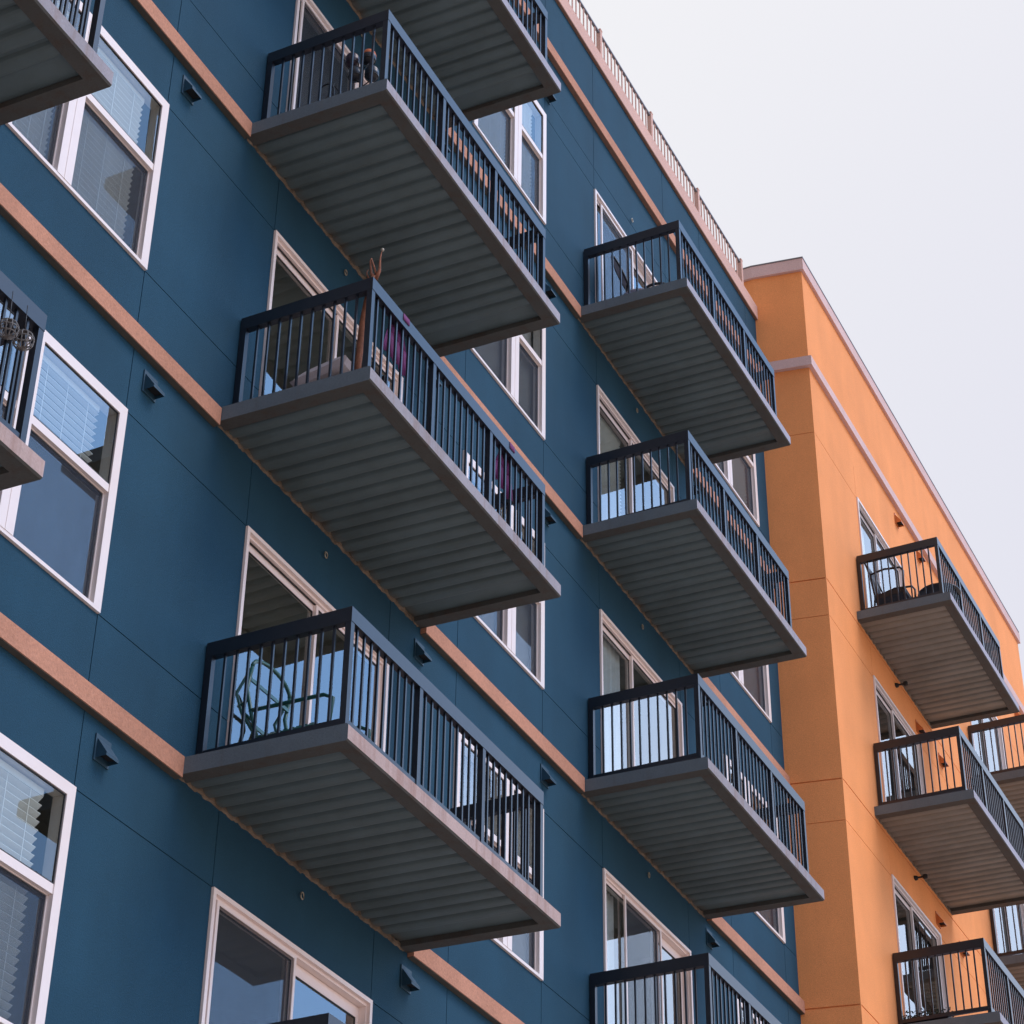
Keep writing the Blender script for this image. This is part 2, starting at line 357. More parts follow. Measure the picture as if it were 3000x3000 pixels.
def door(parent, x0, x1, zb, front='R', yf=0.0, head=HEAD, split=.51, cover=None, scr=None, mat='peachvinyl', cov_w=1.0):
    z0, z1 = zb+.02, zb+head; xm = x0+(x1-x0)*split
    fr = MB(); y0 = yf-.02
    ring(fr, x0, x1, z0, z1, .036, .036, .03, .036, y0, yf+.12)
    ring(fr, x0+.036, x1-.036, z0+.03, z1-.036, .012, .012, .01, .022, yf+.012, yf+.12)
    d_ = fr.build('sliding_door', MT[mat], parent, (x0, yf, z0), bevel=.003)
    a0, a1, c0, c1 = x0+.048, x1-.048, z0+.04, z1-.058
    def panel(xa, xb, yy, st=.042, hd=.065, dark=True):
        p = MB(); ring(p, xa, xb, c0, c1-.004, st, st, .08, hd, yy, yy+.032)
        q = p.build('door_panel', MT[mat], d_, bevel=.003)
        g_ = MB(); g_.box(xa+st-.004, xb-st+.004, yy+.012, yy+.018, c0+.076, c1-hd); g_.build('pane', MT['glass'], d_)
        if dark:
            k = MB(); ring(k, xa+st, xb-st, c0+.08, c1-hd-.004, .007, .007, .007, .009, yy+.003, yy+.011); k.build('gasket', MT['gasket'], d_)
    if front == 'R':
        panel(a0, xm+.02, yf+.06, hd=.06); panel(xm-.02, a1, yf+.03, hd=.03, st=.034)
    else:
        panel(a0+.012, xm+.02, yf+.03, hd=.03, st=.034); panel(xm-.02, a1, yf+.075, hd=.09)
    if scr:
        sa, sb = scr; s_ = MB(); ring(s_, sa, sb, c0, c1-.002, .03, .03, .05, .03, yf+.0, yf+.018)
        s_.build('screen_frame', MT[mat], d_)
        s_ = MB(); s_.box(sa+.03, sb-.03, yf+.008, yf+.0095, c0+.05, c1-.03); s_.build('screen', MT['screen'], d_)
    ch = MB()
    for dx in ((.048, .06), ):
        ch.box(xm+.022 if front == 'R' else xm-.036, xm+.036 if front == 'R' else xm-.022, yf+.063, yf+.073, c0, c1)
        ch.box(x0+.0485, x0+.058, yf+.020, yf+.028, c0, c1)
    if front == 'R': ch.box(a0, xm, yf+.040, yf+.052, z1-.0665, z1-.0585)
    ch.build('track_gap', MT['gasket'], d_)
    if cover == 'curtainL':
        b = MB(); n_ = 26; xa, xb = a0+.05, a0+.05+(xm-a0-.1)*cov_w
        for i in range(n_):
            t0, t1 = xa+(xb-xa)*i/n_, xa+(xb-xa)*(i+1)/n_; o0 = .018*math.sin(i*1.7); o1 = .018*math.sin((i+1)*1.7)
            b.poly([(t0, yf+.17+o0, c0), (t1, yf+.17+o1, c0), (t1, yf+.17+o1, z1-.03), (t0, yf+.17+o0, z1-.03)], 0, True)
        b.build('curtain', MT['curtain'], d_)  # sheet added behind the pane to imitate a white sky reflection
    if cover == 'blindL': blind(d_, a0+.05, xm-.05, zb+.1, z1-.08, yf+.17, .05)

# ------------------------------------------------------------------ balcony
def balcony(parent, L0, R0, T, D=1.377, yf=0.0, k=1, warm=False, rin=.144, dz=.036, dx=0):
    L0 += dx; R0 += dx
    t = .133; B = .13
    def zt(y): return T-dz*(-(y-yf))/D
    s = MB(); y1 = yf-D; yi = yf-.002
    Rr = .012      # softened arris
    # top, fascia faces
    s.poly([(L0, yi, zt(yi)), (L0, y1+Rr, zt(y1)), (R0, y1+Rr, zt(y1)), (R0, yi, zt(yi))])
    prof = [(0, 0), (-Rr*.7, -Rr*.3), (-Rr, -Rr)]
    # side and front fascia, slightly rounded lower arris
    nseg = 24; rnd = random.Random(int(T*100)+int(L0*10))
    def front(i):
        x = L0+(R0-L0)*i/nseg; j = 0 if i in (0, nseg) else rnd.uniform(-.003, .003); return x, j
    fr = [front(i) for i in range(nseg+1)]
    for (xa, ja), (xb, jb) in zip(fr, fr[1:]):
        za = zt(y1); s.poly([(xa, y1+Rr, za), (xa, y1+ja*.3, za-Rr), (xb, y1+jb*.3, za-Rr), (xb, y1+Rr, za)])
        s.poly([(xa, y1+ja*.3, za-Rr), (xa, y1+ja*.3, za-t+Rr+ja), (xb, y1+jb*.3, za-t+Rr+jb), (xb, y1+jb*.3, za-Rr)])
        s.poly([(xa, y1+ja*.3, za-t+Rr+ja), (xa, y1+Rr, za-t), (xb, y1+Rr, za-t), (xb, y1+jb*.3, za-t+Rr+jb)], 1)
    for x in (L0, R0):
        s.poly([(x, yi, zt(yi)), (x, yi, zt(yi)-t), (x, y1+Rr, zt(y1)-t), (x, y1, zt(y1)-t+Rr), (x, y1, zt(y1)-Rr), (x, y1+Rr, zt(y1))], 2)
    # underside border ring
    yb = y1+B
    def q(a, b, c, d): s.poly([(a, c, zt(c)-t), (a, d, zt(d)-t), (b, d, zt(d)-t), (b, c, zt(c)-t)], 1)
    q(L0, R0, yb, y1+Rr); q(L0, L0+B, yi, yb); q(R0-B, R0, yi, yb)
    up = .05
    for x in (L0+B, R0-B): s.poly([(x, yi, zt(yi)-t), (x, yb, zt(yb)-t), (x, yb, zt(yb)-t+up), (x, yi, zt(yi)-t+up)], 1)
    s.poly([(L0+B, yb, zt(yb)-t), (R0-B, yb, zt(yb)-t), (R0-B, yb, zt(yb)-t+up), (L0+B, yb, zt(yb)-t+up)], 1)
    cm = MT['conc%d' % k] if not warm else MT['conc3']
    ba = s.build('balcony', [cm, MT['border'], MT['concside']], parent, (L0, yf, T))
    # corrugated deck, ribs run out from the wall
    d = MB(); x = L0+B+.006; xe = R0-B-.05; pitch = .1626; i = 0
    prof = []
    while x+pitch <= xe+.02:
        seam = (i % 5 == 0)
        zl, zh = .011, .045
        if seam: prof += [(x, zh), (x+.003, zh+.004), (x+.009, zh+.004), (x+.012, zh)]
        prof += [(x+.014, zh), (x+.030, zl+.012), (x+.046, zl+.003), (x+.062, zl), (x+.104, zl), (x+.120, zl+.003), (x+.136, zl+.012), (x+.150, zh)]
        x += pitch; i += 1
    prof += [(x, .045), (R0-B-.004, .048)]
    for (xa, ha), (xb, hb) in zip(prof, prof[1:]):
        d.poly([(xa, yi, zt(yi)-t+ha), (xa, yb, zt(yb)-t+ha), (xb, yb, zt(yb)-t+hb), (xb, yi, zt(yi)-t+hb)])
    d.build('deck_underside', MT['deckwarm' if warm else 'deck'], ba, (L0, yf, T))
    # ragged sealant where the deck meets the wall
    e = MB(); rnd = random.Random(int(L0*77)+int(T*13)); pts = []
    xx = L0+.03
    while xx < R0-.05:
        ph = (xx-L0-B-.006) % pitch/pitch; base = .000 if .2 < ph < .8 else .008
        pts.append((xx, base+rnd.uniform(-.006, .006), rnd.uniform(.010, .020))); xx += .027
    for (xa, ha, wa), (xb, hb, wb) in zip(pts, pts[1:]):
        zc = zt(yi)-t
        e.hexa([(xa, yf-wa, zc+ha-.004), (xb, yf-wb, zc+hb-.004), (xb, yf-.001, zc+hb-.012), (xa, yf-.001, zc+ha-.012),
                (xa, yf-wa, zc+ha+.03), (xb, yf-wb, zc+hb+.03), (xb, yf-.001, zc+hb+.03), (xa, yf-.001, zc+ha+.03)])
    e.build('sealant', MT['seal'], ba)
    # railing
    xl, xr = L0+.197, R0-.018 if not warm else R0-.10; yr = y1+rin; zr = T-.002
    rm = MT['greyrail'] if warm else MT['rail']
    W = .052; H0, H1 = .925, 1.045
    if warm: W = .05
    tr = MB()
    tr.box(xl, xr, yr, yr+.06, zr+H0, zr+H1)
    tr.box(xl, xl+.06, yr+.06, yf-.012, zr+H0, zr+H1); tr.box(xr-.06, xr, yr+.06, yf-.012, zr+H0, zr+H1)
    tr.build('top_rail', rm, ba, (xl, yr, zr+H0), bevel=.003)
    br = MB()
    br.box(xl+.01, xr-.01, yr+.01, yr+.045, zr+.10, zr+.15)
    br.box(xl+.01, xl+.045, yr+.045, yf-.012, zr+.10, zr+.15); br.box(xr-.045, xr-.01, yr+.045, yf-.012, zr+.10, zr+.15)
    br.build('bottom_rail', rm, ba, (xl, yr, zr+.1))
    n3 = 3; sp = (xr-xl-W)/n3
    px = [xl+sp*i for i in range(n3+1)]
    for a in px:
        p = MB(); p.box(a+.002, a+W-.002, yr+.003, yr+W, zt(yr)-.01, zr+H0)
        p.box(a-.012, a+W+.012, yr-.008, yr+W+.02, zt(yr)-.01, zt(yr)+.010); p.build('post', rm, ba, (a, yr, zt(yr)))
    for a in (xl+.002, xr-W):
        p = MB(); p.box(a, a+W-.002, yf-.012-W, yf-.010, T-.01, zr+H0); p.build('post', rm, ba, (a, yf-W, T))
    b = MB(); bw = .018; nb = 10
    for i in range(n3):
        for j in range(1, nb):
            xx = px[i]+W/2+sp*j/nb; b.box(xx-bw/2, xx+bw/2, yr+.018, yr+.018+bw, zr+.15, zr+H0)
    b.build('balusters', rm, ba, (xl, yr, zr+.15))
    for a in (xl+.018, xr-.036):
        b = MB(); ya, yb2 = yf-.012-W, yr+W; ns = 11
        for j in range(1, ns):
            yy = ya+(yb2-ya)*j/ns; b.box(a, a+bw, yy-bw/2, yy+bw/2, zr+.15, zr+H0)
        b.build('balusters', rm, ba, (a, yr, zr+.15))
    return ba

def vent(parent, x, z, yf, mat, w_=.14, h=.135, d=.10):
    v = MB(); v.box(x-.015, x+w_+.015, yf-.012, yf-.001, z-.03, z+h+.03)
    v.poly([(x, yf-.012, z+h), (x+w_, yf-.012, z+h), (x+w_, yf-d, z+.012), (x, yf-d, z+.012)][::-1])
    v.poly([(x, yf-d, z+.012), (x+w_, yf-d, z+.012), (x+w_, yf-d, z-.012), (x, yf-d, z-.012)][::-1])
    for a in (x, x+w_): v.poly([(a, yf-.012, z+h), (a, yf-d, z+.012), (a, yf-d, z-.012), (a, yf-.012, z-.012)])
    v.poly([(x+.006, yf-.014, z+.02), (x+w_-.006, yf-.014, z+.02), (x+w_-.006, yf-d+.006, z+.004), (x+.006, yf-d+.006, z+.004)], 1)
    return v.build('vent_hood', [mat, MT['dark']], parent, (x, yf, z))
def sprinkler(parent, x, z, yf, long=False):
    v = MB()
    if long:
        v.tube([(x, yf, z), (x, yf-.14, z)], .014, 8); v.lathe((x, yf-.15, z-.03), [(.0, 0), (.035, .005), (.035, .05), (0, .055)], 10)
        v.lathe((x, yf-.01, z-.03), [(.0, .0), (.04, .01), (.04, .05), (0, .06)], 10)
    else:
        v.tube([(x+.02*math.cos(q*math.pi/8), yf-.022, z+.028*math.sin(q*math.pi/8)) for q in range(16)], .006, 8, closed=True)
    return v.build('sprinkler_head', MT['steel'] if not long else MT['dark'], parent, (x, yf, z))

# ================================================================== blue building
blue = empty('apartment_building', (-10, 6, GZ))
tag(blue, 'dark blue stucco apartment building with tan bands and corrugated balconies', 'building')
X0, ZT = -34.0, 13.92
joints = []; holes = []
jw = .0042
vx = sorted({x for a, b, _ in WIN for x in (a, b)} | {x for a, b in DOOR for x in (a, b)})
for x in vx: joints.append((x-jw, x+jw, GZ, ZT, .007))
for k in KS:
    for z in (k*F+SILL, k*F+HEAD): joints.append((X0, -.001, z-jw, z+jw, .007))
joints.append((X0, -.001, 3*F+2.645-jw, 3*F+2.645+jw, .007))
for k in KS:
    for a, b, _ in WIN: holes.append((a, b, k*F+SILL, k*F+HEAD, .14))
    for a, b in DOOR: holes.append((a, b, k*F+.02, k*F+HEAD, .14))
mb = MB()
wall_grid(mb, lambda u_, z, d: (u_, d, z), X0, 0.0, GZ, ZT, joints, holes)
mb.poly([(X0, 0, GZ), (X0, 0, ZT), (X0, 16, ZT), (X0, 16, GZ)]); mb.poly([(X0, 16, GZ), (X0, 16, ZT), (0, 16, ZT), (0, 16, GZ)])
mb.build('wall', MT['blue'], blue, (0, 0, 0))
rf = MB(); rf.box(X0, -.05, .3, 15.9, 13.2, 13.35); rf.box(X0, -.05, .02, .3, 13.2, 13.915)
rf.build('roof', MT['roof'], blue)
rm_ = MB()
for k in KS:
    for a, b, _ in WIN: room(rm_, a, b, k*F+SILL, k*F+HEAD, 0, 2.6)
    for a, b in DOOR: room(rm_, a, b, k*F+.02, k*F+HEAD, 0, 3.2)
rm_.build('interior', MT['room'], blue)
# tan bands between the slabs and the long upper band
BY = -.062
def band(parent, x0, x1, z0, z1, mat='tan', yb=BY, yf=0, under='drip'):
    b = MB(); b.box(x0, x1, yf+yb, yf-.0015, z0, z1); q = b.build('band', MT[mat], parent, (x0, yf, z0), bevel=.004)
    b = MB(); b.box(x0+.002, x1-.002, yf+yb+.007, yf-.0015, z0-.006, z0-.0005); b.build('drip_flashing', MT[under], q, (x0, yf, z0))  # thin darker strip along the underside of the band
for k in range(-2, 4):
    z0, z1 = k*F-.182, k*F-.022
    band(blue, X0, -19.97, z0, z1)
    band(blue, -16.555, -13.168, z0, z1); band(blue, -9.770, -6.402, z0, z1); band(blue, -3.018, -.006, z0, z1)
band(blue, X0, -.006, 12.50, 12.668, under='dripbrown')
co = MB(); co.box(X0, -.004, -.042, .05, 13.69, 13.935)
co.build('cornice', MT['pink'], blue, (X0, 0, 13.5), bevel=.006)
co = MB(); co.box(X0, -.006, -.036, -.0015, 13.678, 13.6892); co.build('cornice_fillet', MT['dripbrown'], blue, (X0, 0, 13.45))  # thin brown strip along the underside of the cornice
# rooftop railing
P0 = -.60
posts = [P0-1.69*i for i in range(0, 19)]
for i, x in enumerate(posts):
    p = MB(); p.box(x+.01, x+.07, -.036, .024, 13.936, 14.41); p.box(x+.006, x+.074, -.040, .028, 14.41, 14.425)
    p.build('roof_railing_post', MT['pink'], blue, (x, 0, 13.8), bevel=.004)
    if i+1 < len(posts):
        q = MB(); x2 = posts[i+1]+.075; n_ = 14
        for j in range(1, n_): xx = x2+(x-x2)*j/n_; q.box(xx-.010, xx+.010, -.016, -.002, 13.97, 14.35)
        q.box(x2, x, -.022, .004, 13.95, 13.975)
        q.build('roof_balusters', MT['pink'], blue, (x2, 0, 13.8))
        q = MB(); q.box(x2-.004, x+.009, -.026, .008, 14.351, 14.375); q.build('roof_handrail', MT['cap'], blue, (x2, 0, 14.3))

# windows and doors
for k in KS:
    for i, (a, b, kd) in enumerate(WIN):
        if k == -2 and i == 2: pass
        cover = 'blind'; lower = None
        if i == 0 and k == 0: lower = 1.5
        if i == 1 and k in (2, 0): cover = 'shade'
        if i == 2: cover = 'shade' if k != 3 else 'blind'
        if i == 1 and k == 1: cover = 'shade'
        window(blue, a, b, k*F, kd, cover=cover, lower=lower)
    for i, (a, b) in enumerate(DOOR):
        kw = dict(front='R')
        if i == 1:
            if k == 2: kw = dict(front='L', scr=(a+.11, a+1.15))
            if k == -1: kw = dict(front='L', scr=(a+.085, a+1.17))
            if k == 3: kw = dict(front='L')
        if i == 2:
            kw = dict(front='R', split=.38, cover='curtainL')
            if k == 3: kw = dict(front='L', split=.55, scr=(a+.22, a+1.2))
            if k == 2: kw = dict(front='R', split=.47, cover='blindL')
            if k == 1: kw = dict(front='R', split=.42, cover='curtainL')
            if k == 0: kw = dict(front='L', split=.64, scr=(a+.55, a+1.5), cover='curtainL', cov_w=.4)
        door(blue, a, b, k*F, mat='vinyl' if k >= 2 else 'peachvinyl', **kw)
# balconies (level, small offsets as built)
OFF = {(1, 3): (.02, -.012), (1, 2): (-.01, -.023), (1, 1): (0, .002), (1, 0): (-.01, -.021), (1, -1): (.004, -.01),
       (2, 3): (-.004, -.017), (2, 2): (.01, -.009), (2, 1): (.004, -.035), (2, 0): (-.018, -.017), (0, 1): (.03, -.01), (0, 0): (-.03, -.07)}
for k in (-1, 0, 1, 2, 3):
    for i, (a, b) in enumerate(BALC):
        dx, dz_ = OFF.get((i, k), (0, -.01))
        balcony(blue, a, b, k*F+dz_, k=k, dx=dx)
for k in KS:
    for x in (-14.09, -9.86, -7.29, -3.05, -20.9): vent(blue, x, k*F+2.60, 0, MT['ventblue'])
    for x in (-11.45, -4.70, -18.3): sprinkler(blue, x, k*F+2.70, 0)

# ================================================================== orange building
orange = empty('apartment_building', (6, 6, GZ))
tag(orange, 'orange stucco apartment building projecting beyond the blue one, with mauve trim', 'building')
OX = .132; OE = 12.0; OT = 14.68
joints = []; holes = []; DZ = .076
OB = [(1.44, 4.93), (6.98, 10.47)]
OD = [(1.96, 4.12), (7.44, 9.60)]
hz = []
for k in KS:
    hz.append((k*F-.12+.0, .009, .02)); hz.append((k*F-.71, .0045, .012))
hz.append((11.49, .0045, .012))
for z, h, d in hz: joints.append((OX+.0005, OE, z-h, z+h, d))
for k in KS:
    for a, b in OD:
        holes.append((a, b, k*F+DZ+.02, k*F+DZ+HEAD, .14))
        joints.append((a-.004, a+.004, k*F-.71, k*F-.12, .012)) if False else joints.append((a-.004, a+.004, k*F+DZ+HEAD, (k+1)*F-.12, .012))
mb = MB()
wall_grid(mb, lambda u_, z, d: (u_, YO+d, z), OX, OE, GZ, OT, joints, holes)
# side face from the blue wall out to the corner
sj = [(0.0005, 1-.0005, z-h, z+h, d) for z, h, d in hz]
wall_grid(mb, lambda u_, z, d: (OX*u_+d, YO*u_, z), 0.0, 1.0, GZ, OT, sj, [])
mb.poly([(0, 0, 13.0), (0, 15, 13.0), (0, 15, OT), (0, 0, OT)][::-1])
mb.poly([(OE, YO, GZ), (OE, 15, GZ), (OE, 15, OT), (OE, YO, OT)]); mb.poly([(0, 15, GZ), (0, 15, OT), (OE, 15, OT), (OE, 15, GZ)])
mb.poly([(OX, YO, OT), (OE, YO, OT), (OE, 15, OT), (0, 15, OT), (0, 0, OT)])
mb.build('wall', MT['orange'], orange)
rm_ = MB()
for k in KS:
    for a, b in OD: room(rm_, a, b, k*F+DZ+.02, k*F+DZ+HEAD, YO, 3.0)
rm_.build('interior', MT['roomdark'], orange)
def wrap(name, z0, z1, o, mat, o2=None, back=None):
    # trim that turns the corner; o = projection
    b = MB(); ix = .0015
    A = (OX-o, YO-o); 
    xs0 = -o; y_in = 0 if back is None else back
    lo = [(A[0], A[1]), (OE+o*.0, A[1]), (OE, YO-ix), (OX-ix, YO-ix)]
    b.hexa([(p[0], p[1], z0) for p in lo]+[(p[0], p[1], z1) for p in lo])
    if back is None: lo = [(A[0], A[1]), (OX-ix, YO-ix), (-ix, -.001), (-o, -.001)]
    else: lo = [(A[0], A[1]), (OX-ix, YO-ix), (-ix, 0), (-o, 0)]
    b.hexa([(p[0], p[1], z0) for p in lo]+[(p[0], p[1], z1) for p in lo])
    if back is not None: b.box(-o, -ix, 0, back, z0, z1)
    return b.build(name, mat, orange, (0, YO, z0))
wrap('band', 12.652, 12.818, .062, MT['mauve'])
wrap('cornice', 14.478, 14.690, .045, MT['mauve'], back=15)
wrap('cornice_cap', 14.6915, 14.712, .053, MT['cap'], back=15)
co = MB(); co.box(OE+.001, OE+.045, YO-.045, 15, 14.478, 14.690); co.build('cornice_return', MT['mauve'], orange)
for k in KS:
    for i, (a, b) in enumerate(OD):
        if i == 0: kw = dict(front='L' if k == 0 else 'R', split=.45, cover='curtainL' if k in (3, ) else None, cov_w=.8)
        else: kw = dict(front='R', split=.5)
        door(orange, a, b, k*F+DZ, yf=YO, mat='vinyl', **kw)
for k in (0, 1, 2, 3):
    for i, (a, b) in enumerate(OB): balcony(orange, a, b, k*F+DZ, D=1.352, yf=YO, k=k, warm=True, dz=.027)
for k, z in ((3, 12.33), (2, 8.62), (1, 5.56), (0, 2.5)):
    for x in (4.02, 5.15, 10.9): vent(orange, x, z, YO, MT['ventorange'], .15, .14)
    sprinkler(orange, 3.10, (k-1)*F+DZ+2.72, YO, True)

# ================================================================== things on the balconies
MT['green'] = plain('green_painted_metal', (.012, .085, .075), .35, .1)
MT['blackmetal'] = plain('black_metal', (.012, .013, .015), .45, .1)
MT['wood'] = plain('orange_dry_wood', (.22, .085, .045), .85, .35, 14, bumpd=.01)
MT['greywood'] = plain('grey_dry_tip', (.32, .27, .25), .85, .2, 14)
MT['terra'] = plain('terracotta', (.48, .13, .05), .8, .15)
MT['darkpot'] = plain('dark_glazed_pot', (.02, .022, .026), .3, .1)
MT['purplepot'] = plain('plum_glazed_pot', (.04, .022, .035), .3, .1)
MT['cushion'] = plain('pale_cushion_cloth', (.52, .48, .50), .9, .12, 9)
MT['purple'] = plain('purple_cloth', (.13, .018, .11), .85, .15, 9)
MT['wicker'] = plain('dark_wicker', (.02, .02, .022), .7, .3, 40)
MT['meshfab'] = plain('grey_sling_mesh', (.36, .36, .42), .8, .05)
MT['brown'] = plain('brown_wicker', (.10, .045, .03), .8, .3, 30)
MT['leaf'] = plain('dark_foliage', (.022, .035, .022), .8, .3, 20)
MT['wire'] = plain('pale_wire', (.12, .115, .11), .5)
def arc(c, r1, r2, a0, a1, n, ax=(1, 0, 0), ay=(0, 0, 1)):
    c = Vector(c); ax = Vector(ax); ay = Vector(ay)
    return [c+ax*r1*math.cos(R(a0+(a1-a0)*i/n))+ay*r2*math.sin(R(a0+(a1-a0)*i/n)) for i in range(n+1)]

# green garden chair, lower left balcony; faces the street (-y)
def green_chair(x, y, z):
    t = empty('garden_chair', (x, y, z)); tag(t, 'green metal garden chair with curved back behind the railing of the lowest full balcony', 'chair')
    w_ = .27
    b = MB()
    for sx in (-w_, w_):
        X_ = x+sx
        b.tube([(X_, y+.20, z+.40), (X_, y+.27, z+.62), (X_, y+.33, z+.86), (X_, y+.30, z+1.04)], .016, 8)
        b.tube([(X_, y+.20, z+.40), (X_, y+.36, z+.66), (X_, y+.42, z+.84), (X_, y+.30, z+1.04)], .013, 8)
        b.tube([(X_, y+.25, z+.56), (X_, y+.38, z+.70)], .011, 6); b.tube([(X_, y+.30, z+.76), (X_, y+.40, z+.72)], .011, 6)
    b.tube(arc((x, y+.30, z+1.04), w_, .12, 0, 180, 12), .016, 8)
    for q in (.52, .92): b.box(x-w_, x+w_, y+.245+(q-.5)*.13, y+.257+(q-.5)*.13, z+q, z+q+.03)
    b.build('backrest', MT['green'], t)
    b = MB()
    for i in range(9): b.box(x-w_, x+w_, y-.27+i*.055, y-.233+i*.055, z+.415, z+.435)
    b.tube([(x-w_, y-.28, z+.41), (x-w_, y+.22, z+.41)], .015, 8); b.tube([(x+w_, y-.28, z+.41), (x+w_, y+.22, z+.41)], .015, 8)
    b.build('seat', MT['green'], t)
    for sx in (-w_, w_):
        b = MB(); b.tube([(x+sx, y+.29, z+.66), (x+sx, y+.1, z+.655), (x+sx, y-.34, z+.645), (x+sx, y-.42, z+.60), (x+sx, y-.40, z+.42)], .016, 8); b.build('armrest', MT['green'], t)
        for dy, dd in ((-.25, -.05), (.2, .06)):
            b = MB(); b.tube([(x+sx, y+dy, z+.41), (x+sx*1.03, y+dy+dd, z)], .016, 8); b.build('leg', MT['green'], t)
green_chair(-12.28, -.44, -.021)

# forked dry branch, middle left balcony
zb = F-.004
t = empty('dry_branch', (-12.85, -1.10, zb)); tag(t, 'tall orange-brown dry branch with a forked tip rising above the balcony corner', 'branch')
b = MB(); b.tube([(-12.86, -1.07, zb), (-12.865, -1.085, zb+.3), (-12.855, -1.10, zb+.7), (-12.85, -1.135, zb+1.0), (-12.85, -1.18, zb+1.15)], [.030, .028, .030, .027, .026], 10); b.build('trunk', MT['wood'], t)
b = MB()
b.tube([(-12.85, -1.18, zb+1.13), (-12.85, -1.145, zb+1.20), (-12.85, -1.13, zb+1.33), (-12.85, -1.14, zb+1.36)], [.020, .012, .008, .006], 8)
b.tube([(-12.85, -1.185, zb+1.12), (-12.85, -1.22, zb+1.20), (-12.85, -1.22, zb+1.33), (-12.85, -1.232, zb+1.41)], [.020, .013, .007, .004], 8)
b.tube([(-12.85, -1.14, zb+1.35), (-12.85, -1.165, zb+1.27), (-12.85, -1.19, zb+1.18)], [.006, .008, .010], 6)
b.tube([(-12.85, -1.13, zb+1.14), (-12.85, -1.10, zb+1.22), (-12.85, -1.115, zb+1.25)], [.007, .005, .004], 6)
b.build('fork', MT['wood'], t)
b = MB(); b.lathe((-12.85, -1.235, zb+1.40), [(0, 0), (.014, .006), (.016, .018), (.008, .03), (0, .032)], 10); b.build('tip', MT['steel'], t)

# lattice armchair with a pale cushion
t = empty('lattice_chair', (-12.45, -.75, zb)); tag(t, 'dark wicker lattice armchair in the corner of the middle left balcony', 'chair')
b = MB(); x, y = -12.42, -.66
b.box(x-.27, x+.27, y-.25, y+.25, zb+.34, zb+.39); b.build('seat', MT['wicker'], t)
b = MB()
for i in range(7):
    b.box(x+.26, x+.28, y-.25+i*.08, y-.22+i*.08, zb+.39, zb+.72)
for i in range(6): b.box(x+.255, x+.285, y-.25, y+.26, zb+.42+i*.06, zb+.435+i*.06)
b.build('backrest', MT['wicker'], t)
for sx, sy in ((-.25, -.23), (.25, -.23), (-.25, .23), (.25, .23)):
    b = MB(); b.box(x+sx-.02, x+sx+.02, y+sy-.02, y+sy+.02, zb, zb+.34); b.build('leg', MT['wicker'], t)
def pillow(name, c, sx, sy, sz, mat, rot=0, label='', cat='cushion'):
    m_ = MB(); n = 14
    def P_(i, j, s_):
        a = -1+2*i/n; b_ = -1+2*j/n
        h = (max(0, (1-a**4)*(1-b_**4)))**.5; k = 1-.10*(1-abs(a))*(abs(b_)**4)
        px = a*sx*(1-.08*(1-b_*b_)*0); py = b_*sy
        v = Vector((px, py, s_*h*sz+.006*math.sin(7*a+3*b_)))
        return Matrix.Rotation(rot, 3, 'X') @ v + Vector(c)
    for s_ in (1, -1):
        for i in range(n):
            for j in range(n):
                q = [P_(i, j, s_), P_(i+1, j, s_), P_(i+1, j+1, s_), P_(i, j+1, s_)]
                m_.poly(q if s_ > 0 else q[::-1], 0, True)
    o = m_.build(name, mat, None, c); tag(o, label, cat); return o
pillow('cushion', (-12.52, -.62, zb+.50), .20, .26, .085, MT['cushion'], R(-12), 'pale grey cushion lying on the dark wicker chair of the middle left balcony')

# purple cloths over the front rail
def cloth(x0, x1, zt_, zl, label):
    m_ = MB(); n = 18; yr = -1.377+.144+.066; rnd = random.Random(int(-x0*10))
    prof = [(yr-.072, zt_-.06), (yr-.070, zt_+.004), (yr-.03, zt_+.008), (yr+.006, zt_+.002), (yr+.012, zt_-.1), (yr+.018, (zt_+zl)/2), (yr+.02, zl)]
    def P_(i, j):
        u_ = i/n; yy, zz = prof[j]; wob = .012*math.sin(u_*19)+.007*math.sin(u_*41+1); k = max(0, j-3)/3
        nar = .12*(1-min(1, j/3)) if j < 3 else 0
        xx = x0+(x1-x0)*(.38+.24*u_ if j < 4 else (.38+.24*u_)*(1-k)+u_*k)
        return (xx, yy+wob*k, zz+(.03*math.sin(u_*6)*k))
    for i in range(n):
        for j in range(len(prof)-1): m_.poly([P_(i, j), P_(i+1, j), P_(i+1, j+1), P_(i, j+1)], 0, True)
    o = m_.build('hanging_cloth', MT['purple'], None, (x0, yr, zl)); tag(o, label, 'cloth', 'purple cloths on the middle left balcony')
    so_ = o.modifiers.new('thick', 'SOLIDIFY'); so_.thickness = .004
cloth(-12.62, -12.20, zb+1.045, zb+.60, 'purple cloth tied over the front rail near the dry branch')
cloth(-10.66, -10.28, zb+1.045, zb+.60, 'purple cloth tied over the front rail at the far right end of that balcony')

